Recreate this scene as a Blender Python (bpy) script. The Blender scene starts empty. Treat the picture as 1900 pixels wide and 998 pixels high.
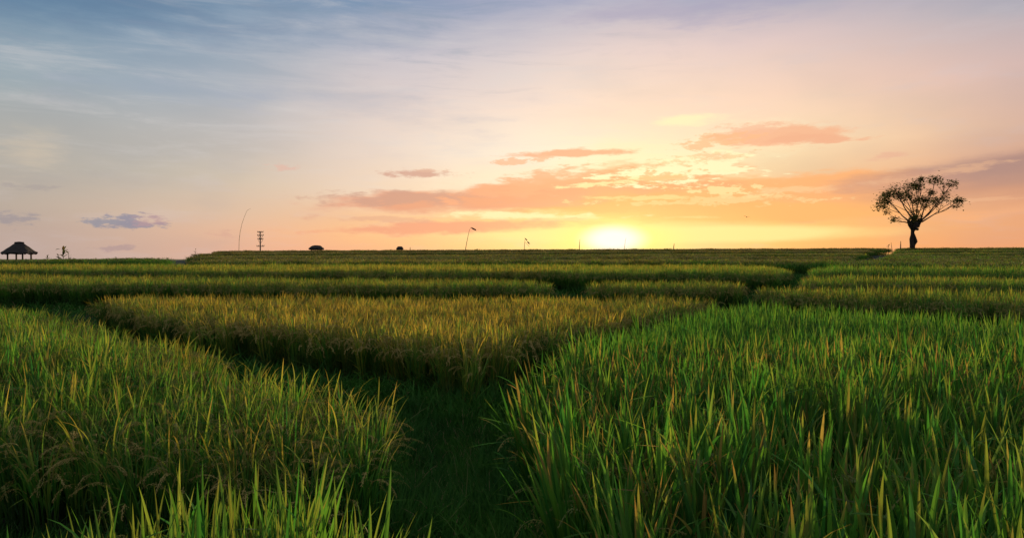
import bpy, math, random
import numpy as np
from mathutils import Vector, Matrix

R = math.radians
SC = bpy.context.scene
COL = SC.collection
EYE, FPX, HOR = 1.55, 1267.0, 476.0          # eye height, focal length and eye level of a 1900 px wide frame

# ------------------------------------------------------------------ camera
cam = bpy.data.cameras.new('camera')
cam.lens, cam.sensor_width = 24.0, 36.0
cam.clip_start, cam.clip_end = 0.05, 30000
co = bpy.data.objects.new('camera', cam)
co.location = (0, 0, EYE)
co.rotation_euler = (R(90) - math.atan((499 - HOR) / FPX), 0, 0)
COL.objects.link(co)
SC.camera = co

SUN_AZ, SUN_EL = math.degrees(math.atan(190 / FPX)), 3.8      # to the right of +Y, above eye level
sun = bpy.data.lights.new('sun', 'SUN')
sun.energy, sun.angle, sun.color = 5.0, R(0.6), (1.0, 0.70, 0.34)
so = bpy.data.objects.new('sun', sun)
sd = Vector((math.sin(R(SUN_AZ)) * math.cos(R(SUN_EL)), math.cos(R(SUN_AZ)) * math.cos(R(SUN_EL)), math.sin(R(SUN_EL))))
so.rotation_euler = sd.to_track_quat('Z', 'Y').to_euler()
so.location = (0, 0, 30)
COL.objects.link(so)

SC.view_settings.view_transform = 'Standard'
SC.view_settings.look = 'None'
SC.view_settings.gamma = 1
SC.view_settings.exposure = 0.0
SC.view_settings.use_curve_mapping = False
SC.cycles.use_denoising = True
SC.cycles.max_bounces = 8
SC.cycles.diffuse_bounces = 3
SC.cycles.transmission_bounces = 4

# ------------------------------------------------------------------ sky
def lin(c):
    return tuple(((v / 255) / 12.92 if v / 255 <= 0.04045 else ((v / 255 + 0.055) / 1.055) ** 2.4) for v in c)

def azel(px, py):
    az = math.atan((px - 950) / FPX)
    return math.degrees(az), math.degrees(math.atan((HOR - py) / FPX * math.cos(az)))

world = bpy.data.worlds.new('World')
SC.world = world
world.use_nodes = True
NT = world.node_tree
NT.nodes.clear()
def N(t, **k):
    n = NT.nodes.new(t)
    for a, b in k.items(): setattr(n, a, b)
    return n
def LK(a, b): NT.links.new(a, b)
def M(op, a, b=None, c=None, clamp=False):
    n = N('ShaderNodeMath', operation=op, use_clamp=clamp)
    for i, v in enumerate((a, b, c)):
        if v is None: continue
        if isinstance(v, (int, float)): n.inputs[i].default_value = v
        else: LK(v, n.inputs[i])
    return n.outputs[0]
def MR(v, a, b, c=0.0, d=1.0, kind='SMOOTHSTEP'):
    n = N('ShaderNodeMapRange', interpolation_type=kind)
    LK(v, n.inputs['Value'])
    for k, x in (('From Min', a), ('From Max', b), ('To Min', c), ('To Max', d)): n.inputs[k].default_value = x
    return n.outputs['Result']
def MIX(f, a, b, mode='MIX'):
    n = N('ShaderNodeMix', data_type='RGBA', blend_type=mode)
    if isinstance(f, (int, float)): n.inputs[0].default_value = f
    else: LK(f, n.inputs[0])
    for s, v in ((n.inputs[6], a), (n.inputs[7], b)):
        if isinstance(v, tuple): s.default_value = (*v, 1)
        else: LK(v, s)
    return n.outputs[2]
tc = N('ShaderNodeTexCoord')
sep = N('ShaderNodeSeparateXYZ'); LK(tc.outputs['Generated'], sep.inputs[0])
AZ = M('MULTIPLY', M('ARCTAN2', sep.outputs[0], sep.outputs[1]), 180 / math.pi)
EL = M('MULTIPLY', M('ARCSINE', sep.outputs[2]), 180 / math.pi)
cmb = N('ShaderNodeCombineXYZ'); LK(AZ, cmb.inputs[0]); LK(EL, cmb.inputs[1])
P = cmb.outputs[0]
def noise(vec, sx, sy, scale, detail=5, rough=0.55, seed=0.0):
    mp = N('ShaderNodeMapping'); LK(vec, mp.inputs[0])
    mp.inputs['Scale'].default_value = (sx, sy, 1); mp.inputs['Location'].default_value = (seed, seed * 1.7, seed)
    n = N('ShaderNodeTexNoise'); LK(mp.outputs[0], n.inputs['Vector'])
    n.inputs['Scale'].default_value = scale; n.inputs['Detail'].default_value = detail; n.inputs['Roughness'].default_value = rough
    return n
nA = noise(P, 0.16, 0.75, 1.0, 8, 0.6, 3.1)                  # wisps, long and flat
nB = noise(P, 0.45, 1.9, 1.0, 7, 0.62, 9.7)                  # finer flecks
nC = noise(P, 0.05, 0.14, 1.0, 4, 0.5, 5.3)                  # broad veils
fA, fB, fC = MR(nA.outputs[0], .28, .72, 0, 1, 'LINEAR'), MR(nB.outputs[0], .28, .72, 0, 1, 'LINEAR'), nC.outputs[0]
nD = noise(P, 0.9, 2.6, 1.0, 6, 0.6, 21.3)
fD = MR(nD.outputs[0], .3, .7, 0, 1, 'LINEAR')
# gently stirred coordinates for the broad gradient
ELs = M('ADD', EL, M('MULTIPLY', M('SUBTRACT', fC, 0.5), M('MINIMUM', M('MULTIPLY', EL, 0.55), 6.0)))
AZs = M('ADD', AZ, M('MULTIPLY', M('SUBTRACT', fC, 0.5), 10.0))
U = MR(AZs, -52, 52, 0, 1, 'LINEAR')
ROWS = [   # image height -> colours at px 0, 240, 475, 710, 950, 1140, 1425, 1660, 1900
 (462, [(192,170,160),(200,172,158),(240,184,152),(250,182,136),(255,214,140),(255,238,150),(255,192,118),(253,172,106),(248,166,110)]),
 (432, [(186,166,156),(203,176,160),(238,188,156),(252,188,136),(255,222,158),(255,236,150),(255,204,124),(254,180,112),(246,168,114)]),
 (400, [(184,170,158),(206,182,164),(226,194,168),(246,190,146),(255,206,146),(255,206,118),(254,188,116),(252,182,118),(236,164,122)]),
 (345, [(180,172,162),(196,186,172),(214,196,176),(242,210,184),(255,232,196),(255,236,180),(254,212,156),(240,184,142),(216,160,132)]),
 (290, [(176,174,168),(188,184,178),(202,192,184),(240,216,200),(254,240,218),(255,244,206),(255,228,182),(252,208,168),(214,174,156)]),
 (200, [(156,172,180),(162,174,186),(186,189,194),(232,212,204),(248,226,210),(252,224,200),(252,216,190),(240,202,184),(214,184,178)]),
 (100, [(116,146,170),(134,158,180),(160,174,190),(196,192,202),(216,206,208),(236,214,206),(228,202,198),(204,188,190),(178,174,184)]),
 (0,   [(62,104,140),(84,128,162),(100,138,170),(122,148,178),(164,170,194),(172,174,196),(162,168,190),(154,162,186),(146,156,180)]),
 (-260,[(52,82,124),(62,98,140),(72,108,150),(84,116,156),(98,124,162),(104,126,162),(102,122,158),(98,118,156),(92,112,150)]),
]
PXS = [0, 240, 475, 710, 950, 1140, 1425, 1660, 1900]
def ramp(cols):
    r = N('ShaderNodeValToRGB'); r.color_ramp.interpolation = 'B_SPLINE'
    e = r.color_ramp.elements
    while len(e) < len(cols): e.new(0.5)
    for i, (px, c) in enumerate(zip(PXS, cols)):
        e[i].position = (azel(px, 400)[0] + 52) / 104
        e[i].color = (*lin(c), 1)
    LK(U, r.inputs[0]); return r.outputs[0]
col = ramp(ROWS[0][1])
for i in range(1, len(ROWS)):
    a, b = math.degrees(math.atan((HOR - ROWS[i-1][0]) / FPX)), math.degrees(math.atan((HOR - ROWS[i][0]) / FPX))
    col = MIX(MR(ELs, a, b, 0, 1, 'LINEAR'), col, ramp(ROWS[i][1]))
# low contrast veils high up on the left
col = MIX(M('MULTIPLY', MR(fA, 0.5, 1.0), 0.16), col, lin((214,204,208)))
col = MIX(M('MULTIPLY', MR(fC, 0.52, 0.3), 0.18), col, lin((120,142,170)))

mpc = N('ShaderNodeMapping'); LK(P, mpc.inputs[0]); mpc.inputs['Rotation'].default_value = (0, 0, R(9)); mpc.inputs['Scale'].default_value = (.055, .42, 1)
nE = N('ShaderNodeTexNoise'); LK(mpc.outputs[0], nE.inputs['Vector']); nE.inputs['Scale'].default_value = 1.6; nE.inputs['Detail'].default_value = 9; nE.inputs['Roughness'].default_value = .66; nE.inputs['Distortion'].default_value = .5
hi_ = M('MULTIPLY', MR(EL, 3, 9), MR(AZ, 22, -4))
col = MIX(M('MULTIPLY', M('MULTIPLY', MR(nE.outputs[0], .46, .70), hi_), .30), col, lin((220,214,212)))
col = MIX(M('MULTIPLY', M('MULTIPLY', MR(nE.outputs[0], .50, .34), M('MULTIPLY', hi_, MR(EL, 9, 18))), .26), col, lin((112,142,166)))
def blob(px, py, rx, ry, rot, color, op=1.0, soft=0.5, amp=0.8, nz=None, inner=None):
    """an elongated cloud whose edge is frayed by noise; sizes in source pixels"""
    global col
    a, e = azel(px, py); k = 180 / math.pi / FPX
    ca = math.cos(math.radians(a))
    mp = N('ShaderNodeMapping', vector_type='TEXTURE'); LK(P, mp.inputs[0])
    mp.inputs['Location'].default_value = (a, e, 0); mp.inputs['Rotation'].default_value = (0, 0, R(rot))
    mp.inputs['Scale'].default_value = (rx * k * ca * ca, ry * k * ca, 1)
    ln = N('ShaderNodeVectorMath', operation='LENGTH'); LK(mp.outputs[0], ln.inputs[0])
    v = M('MULTIPLY_ADD', nz or fA, -2 * amp, M('ADD', ln.outputs['Value'], amp))      # length - 2amp(n-.5)
    m = MR(v, 1.06, .94 - soft * 1.15)
    col = MIX(M('MULTIPLY', m, op), col, lin(color) if isinstance(color, tuple) else color)

# top-left dark blue bank
blob(150, 0, 640, 85, 2, (78,114,150), .6, 1.0, .45)
blob(620, 70, 320, 34, 3, (120,146,174), .35, 1.0, .5)
blob(650, 190, 340, 44, -4, (174,178,192), .4, 1.0, .5)
blob(320, 170, 300, 30, 2, (150,166,186), .35, 1.0, .6)
blob(60, 285, 85, 65, 25, (222,202,176), .5, 1.0, .7)
blob(1330, 12, 330, 40, 0, (164,160,188), .5, 1.0, .9)
# pale brightness round the rifts above the sun
blob(1230, 300, 270, 75, 6, (255,240,190), .75, 1.0, .7)
blob(900, 335, 210, 40, 8, (255,236,206), .6, 1.0, .6)
blob(1280, 226, 70, 10, 0, (255,246,192), .7, .9, .8)
# main bank over the sun
blob(1560, 366, 460, 44, 2, (250,176,120), .85, .5, .7)
blob(1380, 362, 330, 46, 2, (253,178,118), .9, .4, .6)
blob(1390, 394, 340, 22, 0, (254,182,112), .9, .3, .2)
blob(1120, 350, 280, 42, 5, (250,168,120), .95, .35, .4)
blob(1150, 378, 270, 28, 0, (254,176,112), .9, .5, .4)
blob(880, 371, 320, 25, 2, (226,160,134), .95, .4, .4)
blob(940, 366, 300, 26, 3, (240,166,126), .8, .6, .3)
blob(770, 367, 190, 14, 1, (204,158,140), .7, .5, .8, fB)
blob(1010, 338, 170, 22, 9, (250,174,132), .85, .4, .7, fB)
# rifts
blob(1245, 318, 140, 24, 3, (255,244,194), 1.0, .35, 1.0, fB)
blob(1140, 338, 110, 6, 4, (255,232,170), .9, .4, 1.1, fB)
blob(1072, 343, 16, 5, 4, (255,236,176), .8, .5, .8, fD)
blob(1190, 367, 75, 5, 0, (255,214,148), .8, .5, 1.1, fB)
blob(1345, 352, 70, 10, -4, (255,222,160), .9, .4, 1.2, fD)
blob(1320, 372, 170, 8, 0, (255,208,148), .75, .5, 1.3, fD)
blob(1480, 352, 130, 8, 2, (255,208,156), .6, .7, 1.3, fB)
blob(1290, 296, 80, 9, 6, (232,176,124), .5, .5, 1.2, fD)
blob(1220, 330, 60, 9, 4, (248,176,118), .7, .5, 1.3, fD)
# low bright band under the bank and the strip below it
blob(990, 402, 170, 10, 0, (255,238,184), .95, .5, .7, fB)
blob(1010, 406, 90, 3, 0, (250,196,140), .6, .6, 1.0, fB)
blob(860, 421, 290, 15, 2, (240,164,132), .9, .5, .4, fB)
blob(700, 406, 160, 6, 0, (226,172,144), .6, .6, .9, fB)
blob(1290, 403, 60, 3, 0, (255,208,140), .7, .6, .9, fB)
blob(1250, 435, 430, 19, 0, (255,234,156), .85, .35, .1)
# separate clouds
blob(1445, 252, 150, 24, -2, (246,184,146), .95, .35, .4, fB)
blob(1400, 240, 70, 14, 0, (246,190,156), .8, .5, .6, fD)
blob(1320, 264, 85, 13, 6, (250,188,140), .8, .5, 1.0, fD)
blob(1505, 260, 95, 12, -3, (242,178,142), .8, .4, .5, fB)
blob(1062, 285, 130, 9, 1, (248,178,140), .95, .4, .42, fB)
blob(970, 299, 56, 8, 6, (250,188,150), .85, .5, 1.0, fD)
blob(785, 323, 84, 8, 0, (214,168,150), .95, .5, .5, fD)
blob(800, 317, 50, 4, 0, (228,184,160), .6, .6, .9, fD)
blob(525, 312, 34, 6, 2, (228,184,168), .7, .7, 1.0, fD)
blob(1860, 345, 400, 44, 2, (206,150,124), .9, .7, .25)
blob(1900, 302, 420, 32, 5, (176,138,130), .95, .5, .25)
blob(1900, 330, 300, 24, 2, (184,142,130), .7, .7, .3)
blob(1650, 338, 220, 18, 5, (226,164,130), .6, .8, .4)
blob(1760, 318, 190, 7, 6, (234,182,144), .6, .7, .9, fB)
blob(1640, 291, 50, 7, 2, (232,176,150), .6, .7, .8, fB)
blob(1800, 372, 200, 5, 0, (238,182,142), .6, .7, 1.0, fB)
blob(236, 417, 66, 9, 0, (152,146,158), .95, .5, .8, fD)
blob(240, 408, 42, 12, 0, (148,144,160), .95, .5, .9, fD)
blob(192, 411, 40, 8, 4, (154,150,160), .9, .5, 1.0, fD)
blob(272, 409, 34, 10, 0, (186,152,156), .7, .6, .9, fD)
blob(28, 406, 50, 15, 0, (160,150,154), .8, .7, 1.0, fD)
blob(218, 461, 54, 6, 4, (178,152,152), .7, .7, 1.0, fD)
blob(418, 434, 26, 7, 0, (216,168,150), .6, .8, 1.0, fD)
blob(50, 347, 70, 5, 0, (168,158,156), .5, .8, 1.0, fD)
# the glow of the low sun
def glow(px, py, rx, ry, color, op, inner=0.0):
    global col
    a, e = azel(px, py); k = 180 / math.pi / FPX
    mp = N('ShaderNodeMapping', vector_type='TEXTURE'); LK(P, mp.inputs[0])
    mp.inputs['Location'].default_value = (a, e, 0)
    mp.inputs['Scale'].default_value = (rx * k, ry * k, 1)
    ln = N('ShaderNodeVectorMath', operation='LENGTH'); LK(mp.outputs[0], ln.inputs[0])
    col = MIX(M('MULTIPLY', MR(ln.outputs['Value'], 1.0, inner), op), col, lin(color))
glow(1140, 440, 300, 95, (255,226,150), .42)
glow(1140, 446, 160, 54, (255,246,140), .9, .1)
glow(1138, 444, 78, 34, (255,255,248), 1.0, .25)
# unseen sky: dim rim behind, pale zenith, shaped to light the crop from above
back = MIX(MR(EL, 5, 55, 0, 1), lin((92,92,112)), lin((150,160,176)))
side = MR(M('ABSOLUTE', AZ), 50, 105)
col = MIX(side, col, back)
col = MIX(MR(EL, 34, 62), col, lin((176,178,186)))
col = MIX(MR(EL, -0.5, -6), col, lin((40,44,30)))
skyt = N('ShaderNodeTexSky', sky_type='NISHITA', sun_disc=False)
skyt.sun_elevation = R(SUN_EL); skyt.sun_rotation = R(SUN_AZ); skyt.altitude = 60; skyt.dust_density = 1.5
bg1 = N('ShaderNodeBackground'); LK(col, bg1.inputs[0]); bg1.inputs[1].default_value = 0.96
bg2 = N('ShaderNodeBackground'); LK(skyt.outputs[0], bg2.inputs[0]); bg2.inputs[1].default_value = 0.006
ad = N('ShaderNodeAddShader'); LK(bg1.outputs[0], ad.inputs[0]); LK(bg2.outputs[0], ad.inputs[1])
wo = N('ShaderNodeOutputWorld'); LK(ad.outputs[0], wo.inputs[0])

# ------------------------------------------------------------------ helpers
def tag(o, label=None, cat=None, group=None, kind=None):
    if label: o['label'] = label
    if cat: o['category'] = cat
    if group: o['group'] = group
    if kind: o['kind'] = kind
    return o

def link(name, me, parent=None):
    o = bpy.data.objects.new(name, me)
    COL.objects.link(o)
    if parent: o.parent = parent
    return o

def empty(name, loc, rz=0):
    o = bpy.data.objects.new(name, None); COL.objects.link(o)
    o.location = loc; o.rotation_euler = (0, 0, rz); o.empty_display_size = .2
    return o

class MB:
    """collects vertices and faces, with two float attributes per vertex"""
    def __init__(s): s.v, s.f, s.t, s.r, s.m = [], [], [], [], []
    def add(s, v, f, t=None, r=0.0, m=0):
        b = len(s.v); s.v += [tuple(x) for x in v]
        s.f += [tuple(i + b for i in q) for q in f]
        s.t += list(t) if t is not None else [0.0] * len(v)
        s.r += [r] * len(v); s.m += [m] * len(f)
    def tube(s, pts, rad, n=6, t=None, r=0.0, m=0, caps=True):
        pts = [Vector(p) for p in pts]; v, tt = [], []
        for i, p in enumerate(pts):
            d = (pts[min(i+1, len(pts)-1)] - pts[max(i-1, 0)]).normalized()
            u = d.orthogonal().normalized() if i == 0 else (u - d * u.dot(d)).normalized()
            w = d.cross(u); rr = rad[i] if isinstance(rad, (list, tuple)) else rad
            for k in range(n):
                a = 2 * math.pi * k / n
                v.append(p + (u * math.cos(a) + w * math.sin(a)) * rr)
                tt.append(t[i] if t is not None else i / (len(pts) - 1))
        f = [(i*n+k, i*n+(k+1) % n, (i+1)*n+(k+1) % n, (i+1)*n+k) for i in range(len(pts)-1) for k in range(n)]
        if caps: f += [tuple(range(n))[::-1], tuple((len(pts)-1)*n + k for k in range(n))]
        s.add(v, f, tt, r, m)
    def box(s, c, sz, rz=0, m=0):
        c = Vector(c); x, y, z = [q/2 for q in sz]; rot = Matrix.Rotation(rz, 3, 'Z')
        v = [c + rot @ Vector((a*x, b*y, d*z)) for d in (-1, 1) for a, b in ((-1,-1), (1,-1), (1,1), (-1,1))]
        s.add(v, [(3,2,1,0), (4,5,6,7), (0,1,5,4), (1,2,6,5), (2,3,7,6), (3,0,4,7)], m=m)
    def mesh(s, name, mats):
        me = bpy.data.meshes.new(name); me.from_pydata(s.v, [], s.f)
        for a, d in (('t', s.t), ('rnd', s.r)):
            at = me.attributes.new(a, 'FLOAT', 'POINT'); at.data.foreach_set('value', d)
        for mt in mats: me.materials.append(mt)
        me.polygons.foreach_set('material_index', s.m)
        me.update(); return me
    def build(s, name, mats, parent=None, smooth=False):
        me = s.mesh(name, mats if isinstance(mats, (list, tuple)) else [mats])
        if smooth: me.polygons.foreach_set('use_smooth', [True] * len(me.polygons))
        return link(name, me, parent)

class G:
    """a small node-tree writer for materials"""
    def __init__(s, name):
        s.mat = bpy.data.materials.new(name); s.mat.use_nodes = True
        s.nt = s.mat.node_tree; s.nt.nodes.clear()
    def n(s, t, **k):
        q = s.nt.nodes.new(t)
        for a, b in k.items(): setattr(q, a, b)
        return q
    def l(s, a, b): s.nt.links.new(a, b)
    def math(s, op, a, b=0.0, c=0.0, clamp=False):
        q = s.n('ShaderNodeMath', operation=op, use_clamp=clamp)
        for i, v in enumerate((a, b, c)):
            if isinstance(v, (int, float)): q.inputs[i].default_value = v
            else: s.l(v, q.inputs[i])
        return q.outputs[0]
    def mr(s, v, a, b, c=0.0, d=1.0):
        q = s.n('ShaderNodeMapRange', interpolation_type='SMOOTHSTEP'); s.l(v, q.inputs[0])
        for i, x in enumerate((a, b, c, d)): q.inputs[i+1].default_value = x
        return q.outputs[0]
    def mix(s, f, a, b, mode='MIX'):
        q = s.n('ShaderNodeMix', data_type='RGBA', blend_type=mode)
        if isinstance(f, (int, float)): q.inputs[0].default_value = f
        else: s.l(f, q.inputs[0])
        for k, v in ((q.inputs[6], a), (q.inputs[7], b)):
            if isinstance(v, tuple): k.default_value = (*v, 1)
            else: s.l(v, k)
        return q.outputs[2]
    def attr(s, name, kind='GEOMETRY'):
        q = s.n('ShaderNodeAttribute', attribute_type=kind, attribute_name=name); return q.outputs['Fac']
    def noise(s, scale, detail=3, space='pos', rough=.55):
        g = s.n('ShaderNodeNewGeometry') if space == 'pos' else s.n('ShaderNodeTexCoord')
        q = s.n('ShaderNodeTexNoise'); s.l(g.outputs['Position' if space == 'pos' else 'Object'], q.inputs['Vector'])
        q.inputs['Scale'].default_value = scale; q.inputs['Detail'].default_value = detail
        q.inputs['Roughness'].default_value = rough
        return q.outputs[0]
    def leafy(s, color, trans=0.45, gloss=0.05, rough=0.45):
        d = s.n('ShaderNodeBsdfDiffuse'); t = s.n('ShaderNodeBsdfTranslucent'); g = s.n('ShaderNodeBsdfGlossy')
        for q in (d, t): s.l(color, q.inputs[0])
        g.inputs[0].default_value = (.7, .7, .7, 1); g.inputs['Roughness'].default_value = rough
        m = s.n('ShaderNodeMixShader'); m.inputs[0].default_value = trans; s.l(d.outputs[0], m.inputs[1]); s.l(t.outputs[0], m.inputs[2])
        k = s.n('ShaderNodeMixShader'); k.inputs[0].default_value = gloss; s.l(m.outputs[0], k.inputs[1]); s.l(g.outputs[0], k.inputs[2])
        o = s.n('ShaderNodeOutputMaterial'); s.l(k.outputs[0], o.inputs[0]); return s.mat
    def solid(s, color, rough=0.8):
        p = s.n('ShaderNodeBsdfPrincipled'); p.inputs['Roughness'].default_value = rough
        if isinstance(color, tuple): p.inputs['Base Color'].default_value = (*color, 1)
        else: s.l(color, p.inputs['Base Color'])
        o = s.n('ShaderNodeOutputMaterial'); s.l(p.outputs[0], o.inputs[0]); return s.mat

# rice leaf: green to straw by the ripeness of the plant, dry tips
def leaf_mat():
    g = G('rice_leaf')
    ripe, t, r, dry = g.attr('ripe', 'INSTANCER'), g.attr('t'), g.attr('rnd'), g.attr('dry', 'INSTANCER')
    tint = g.attr('tint', 'INSTANCER')
    big = g.noise(.55, 3); small = g.noise(3.0, 2)
    rp = g.math('ADD', ripe, g.math('MULTIPLY', g.math('SUBTRACT', big, .5), .55))
    rp = g.math('ADD', rp, g.math('MULTIPLY', g.math('SUBTRACT', r, .5), .6))
    rp = g.math('SUBTRACT', rp, g.mr(g.attr('hz'), .78, .40, 0, .42), clamp=True)     # stems and low leaves stay green longest
    green = g.mix(g.math('FRACT', g.math('MULTIPLY', r, 17.3)), (.026,.150,.018), (.120,.290,.024))
    gold = g.mix(g.math('FRACT', g.math('MULTIPLY', r, 31.7)), (.36,.285,.030), (.50,.35,.048))
    yel = g.mix(g.math('FRACT', g.math('MULTIPLY', r, 11.9)), (.110,.225,.024), (.245,.295,.036))
    c = g.mix(g.mr(rp, .12, .5), green, yel)
    c = g.mix(g.mr(rp, .45, .9), c, gold)
    # dry, orange-brown leaf tips, more on some leaves than on others
    tipn = g.math('FRACT', g.math('MULTIPLY', r, 7.77))
    tf = g.math('MULTIPLY', g.mr(g.math('SUBTRACT', t, g.math('MULTIPLY', tipn, .55)), .38, .62), .85)
    tf = g.math('MULTIPLY', tf, g.mr(g.math('FRACT', g.math('MULTIPLY', r, 3.33)), .38, .72))
    tf = g.math('MULTIPLY', tf, dry)
    c = g.mix(tf, c, g.mix(small, (.34,.15,.035), (.46,.31,.07)))
    # all leaves grade to a dull dark green towards the plant base
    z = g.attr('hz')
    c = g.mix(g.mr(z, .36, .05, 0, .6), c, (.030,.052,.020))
    c = g.mix(1.0, c, g.mix(tint, (.62,.62,.62), (1.62,1.62,1.62)), 'MULTIPLY')
    return g.leafy(c, .5, .03, .6)
def grain_mat():
    g = G('rice_grain')
    ripe, r = g.attr('ripe', 'INSTANCER'), g.attr('rnd')
    c = g.mix(g.mr(g.math('ADD', ripe, g.math('MULTIPLY', g.math('SUBTRACT', r, .5), .5)), .0, .75), (.22,.26,.06), (.52,.39,.11))
    return g.leafy(c, .2, .04, .5)
LEAF, GRAIN = leaf_mat(), grain_mat()
def grass_mat():
    g = G('path_grass')
    r = g.attr('rnd')
    c = g.mix(g.math('FRACT', g.math('MULTIPLY', r, 5.1)), (.036,.150,.020), (.085,.225,.030))
    c = g.mix(g.mr(g.noise(2.4, 3), .35, .65), c, g.mix(.5, c, (.016,.070,.020)))
    c = g.mix(g.mr(r, .93, .96), c, (.26,.22,.10))
    return g.leafy(c, .35, .008, .6)
GRASS = grass_mat()

# ------------------------------------------------------------------ rice plants (sources, never linked to the scene)
def blade(mb, rs, p0, h0, az, lean, length, width, curl, segs, two=True, r=None, m=0, kink=None):
    """one pointed leaf leaving p0+(0,0,h0), leaning outward, its tip bending over"""
    pts = []; p = Vector((p0[0], p0[1], h0)); th = lean
    out = Vector((math.cos(az), math.sin(az), 0)); side = Vector((-math.sin(az), math.cos(az), 0))
    st = length / segs
    for i in range(segs + 1):
        pts.append((p.copy(), th)); th = min(th + curl * (i + 1) / segs ** 1.0, 2.6)
        if kink and i == kink: th += 1.1
        p = p + (out * math.sin(th) + Vector((0, 0, math.cos(th)))) * st
    prof = lambda q: max(0.0, (min(1, .45 + q * 2.4)) * (1 - q ** 3.2) ** .9)
    v, t = [], []; r = rs.random() if r is None else r
    tw = rs.uniform(-.7, .7)
    for i, (q, a) in enumerate(pts):
        s = i / segs; w = width * .5 * prof(s) + (.0004 if i < segs else 0)
        up = out * -math.cos(a) + Vector((0, 0, math.sin(a)))
        sd_ = (side * math.cos(tw * s) + up * math.sin(tw * s))
        if two: v += [q - sd_ * w + up * w * .45, q, q + sd_ * w + up * w * .45]; t += [s] * 3
        else: v += [q - sd_ * w, q + sd_ * w]; t += [s] * 2
    n = 3 if two else 2
    f = [(i*n+k, i*n+k+1, (i+1)*n+k+1, (i+1)*n+k) for i in range(segs) for k in range(n-1)]
    mb.add(v, f, t, r, m)

def grain(mb, c, d, ln, wd, r, hi):
    u = d.orthogonal().normalized(); w = d.cross(u)
    if hi:
        v = [c, c + d*ln*.35 + u*wd, c + d*ln*.35 + w*wd*.7, c + d*ln*.35 - u*wd, c + d*ln*.35 - w*wd*.7, c + d*ln]
        mb.add(v, [(0,1,2), (0,2,3), (0,3,4), (0,4,1), (5,2,1), (5,3,2), (5,4,3), (5,1,4)], None, r, 1)
    else:
        v = [c, c + d*ln*.4 + u*wd, c + d*ln*.4 - u*wd*.5 + w*wd*.8, c + d*ln]
        mb.add(v, [(0,1,2), (3,2,1), (0,1,3), (0,2,3)], None, r, 1)

def panicle(mb, rs, p0, h0, az, length, droop, hi, n):
    """a drooping ear: bent stalk with short side branches of grains"""
    out = Vector((math.cos(az), math.sin(az), 0)); p = Vector((p0[0], p0[1], h0)); th = rs.uniform(.1, .35)
    pts = [p.copy()]; segs = 9 if hi else 5
    for i in range(segs):
        th += droop / segs * (1.5 - i / segs); p = p + (out * math.sin(th) + Vector((0, 0, math.cos(th)))) * (length / segs)
        pts.append(p.copy())
    r = rs.random()
    mb.tube(pts, [.0016 * (1 - .6 * i / segs) * (1 if hi else 1.8) for i in range(segs + 1)], 3, None, r, 1, False)
    for i in range(n):
        s = .22 + .78 * i / n; k = min(int(s * segs), segs - 1); q = pts[k].lerp(pts[k+1], s * segs - k)
        d = (pts[k+1] - pts[k]).normalized()
        dv = Vector((rs.uniform(-1, 1), rs.uniform(-1, 1), rs.uniform(-1.3, .1)))
        br = rs.uniform(.0, .022) * (1.3 - s)
        q = q + dv.normalized() * br
        dd = (d + dv * .45 + Vector((0, 0, -.5))).normalized()
        grain(mb, q, dd, .0095 if hi else .017, .0020 if hi else .0042, r, hi)

def hill(seed, kind, lod):
    """one transplanted hill of rice; kind green, mixed or ripe; lod 0 near, 1 middle"""
    rs = random.Random(seed); mb = MB()
    hi = lod == 0
    till = {'green': 16, 'mixed': 19, 'ripe': 18}[kind] if hi else {'green': 15, 'mixed': 17, 'ripe': 20}[kind]
    for i in range(till):
        az = rs.uniform(0, 2 * math.pi); rad = rs.uniform(.005, .06)
        p0 = (rad * math.cos(az), rad * math.sin(az))
        lean = rs.uniform(.0, .16)
        top = rs.uniform(.34, .56) if hi else rs.uniform(.42, .52)
        pe = (p0[0] + math.cos(az) * lean * top, p0[1] + math.sin(az) * lean * top)
        mb.tube([(p0[0], p0[1], -.03), (pe[0], pe[1], top)], [.0035, .0022], 3, [.1, .3], rs.random(), 0, False)
        nl = 3 if hi else 2
        for k in range(nl):
            h = top * (.35 + .65 * (k + 1) / nl) - rs.uniform(0, .06)
            f = h / top; b = (p0[0] + (pe[0]-p0[0]) * f, p0[1] + (pe[1]-p0[1]) * f)
            a2 = az + rs.uniform(-1.3, 1.3)
            ln = (rs.uniform(.28, .46) if hi else rs.uniform(.30, .41)) * {'green': 1.0, 'mixed': .84, 'ripe': .78}[kind]
            w = rs.uniform(.0075, .0135) * {'green': 1.38 if hi else 1.0, 'mixed': .78, 'ripe': .68}[kind] * (1 if hi else 1.1)
            cl = {'green': rs.uniform(.01, .12), 'mixed': rs.uniform(.02, .2), 'ripe': rs.uniform(.05, .3)}[kind]
            if rs.random() < .12: cl += .35
            cl *= (8 / 4 if not hi else 1)
            blade(mb, rs, b, h, a2, rs.uniform(.03, .30 if kind != 'ripe' else .2), ln, w, cl * .5, 8 if hi else 4, hi, None, 0, rs.choice((3, 4, 5)) if hi and rs.random() < .07 else None)
        pr = {'green': .16, 'mixed': .4, 'ripe': .66}[kind]
        if rs.random() < pr:
            panicle(mb, rs, pe, top + rs.uniform(-.02, .14), az + rs.uniform(-.8, .8), rs.uniform(.14, .21),
                    rs.uniform(1.6, 2.7), hi, 54 if hi else 16)
    for k in range(6):                                       # flattened old leaves low down
        blade(mb, rs, (0, 0), rs.uniform(.05, .25), rs.uniform(0, 6.28), rs.uniform(.5, 1.0), rs.uniform(.2, .35), .008, .12, 4, False)
    return mb

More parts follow.
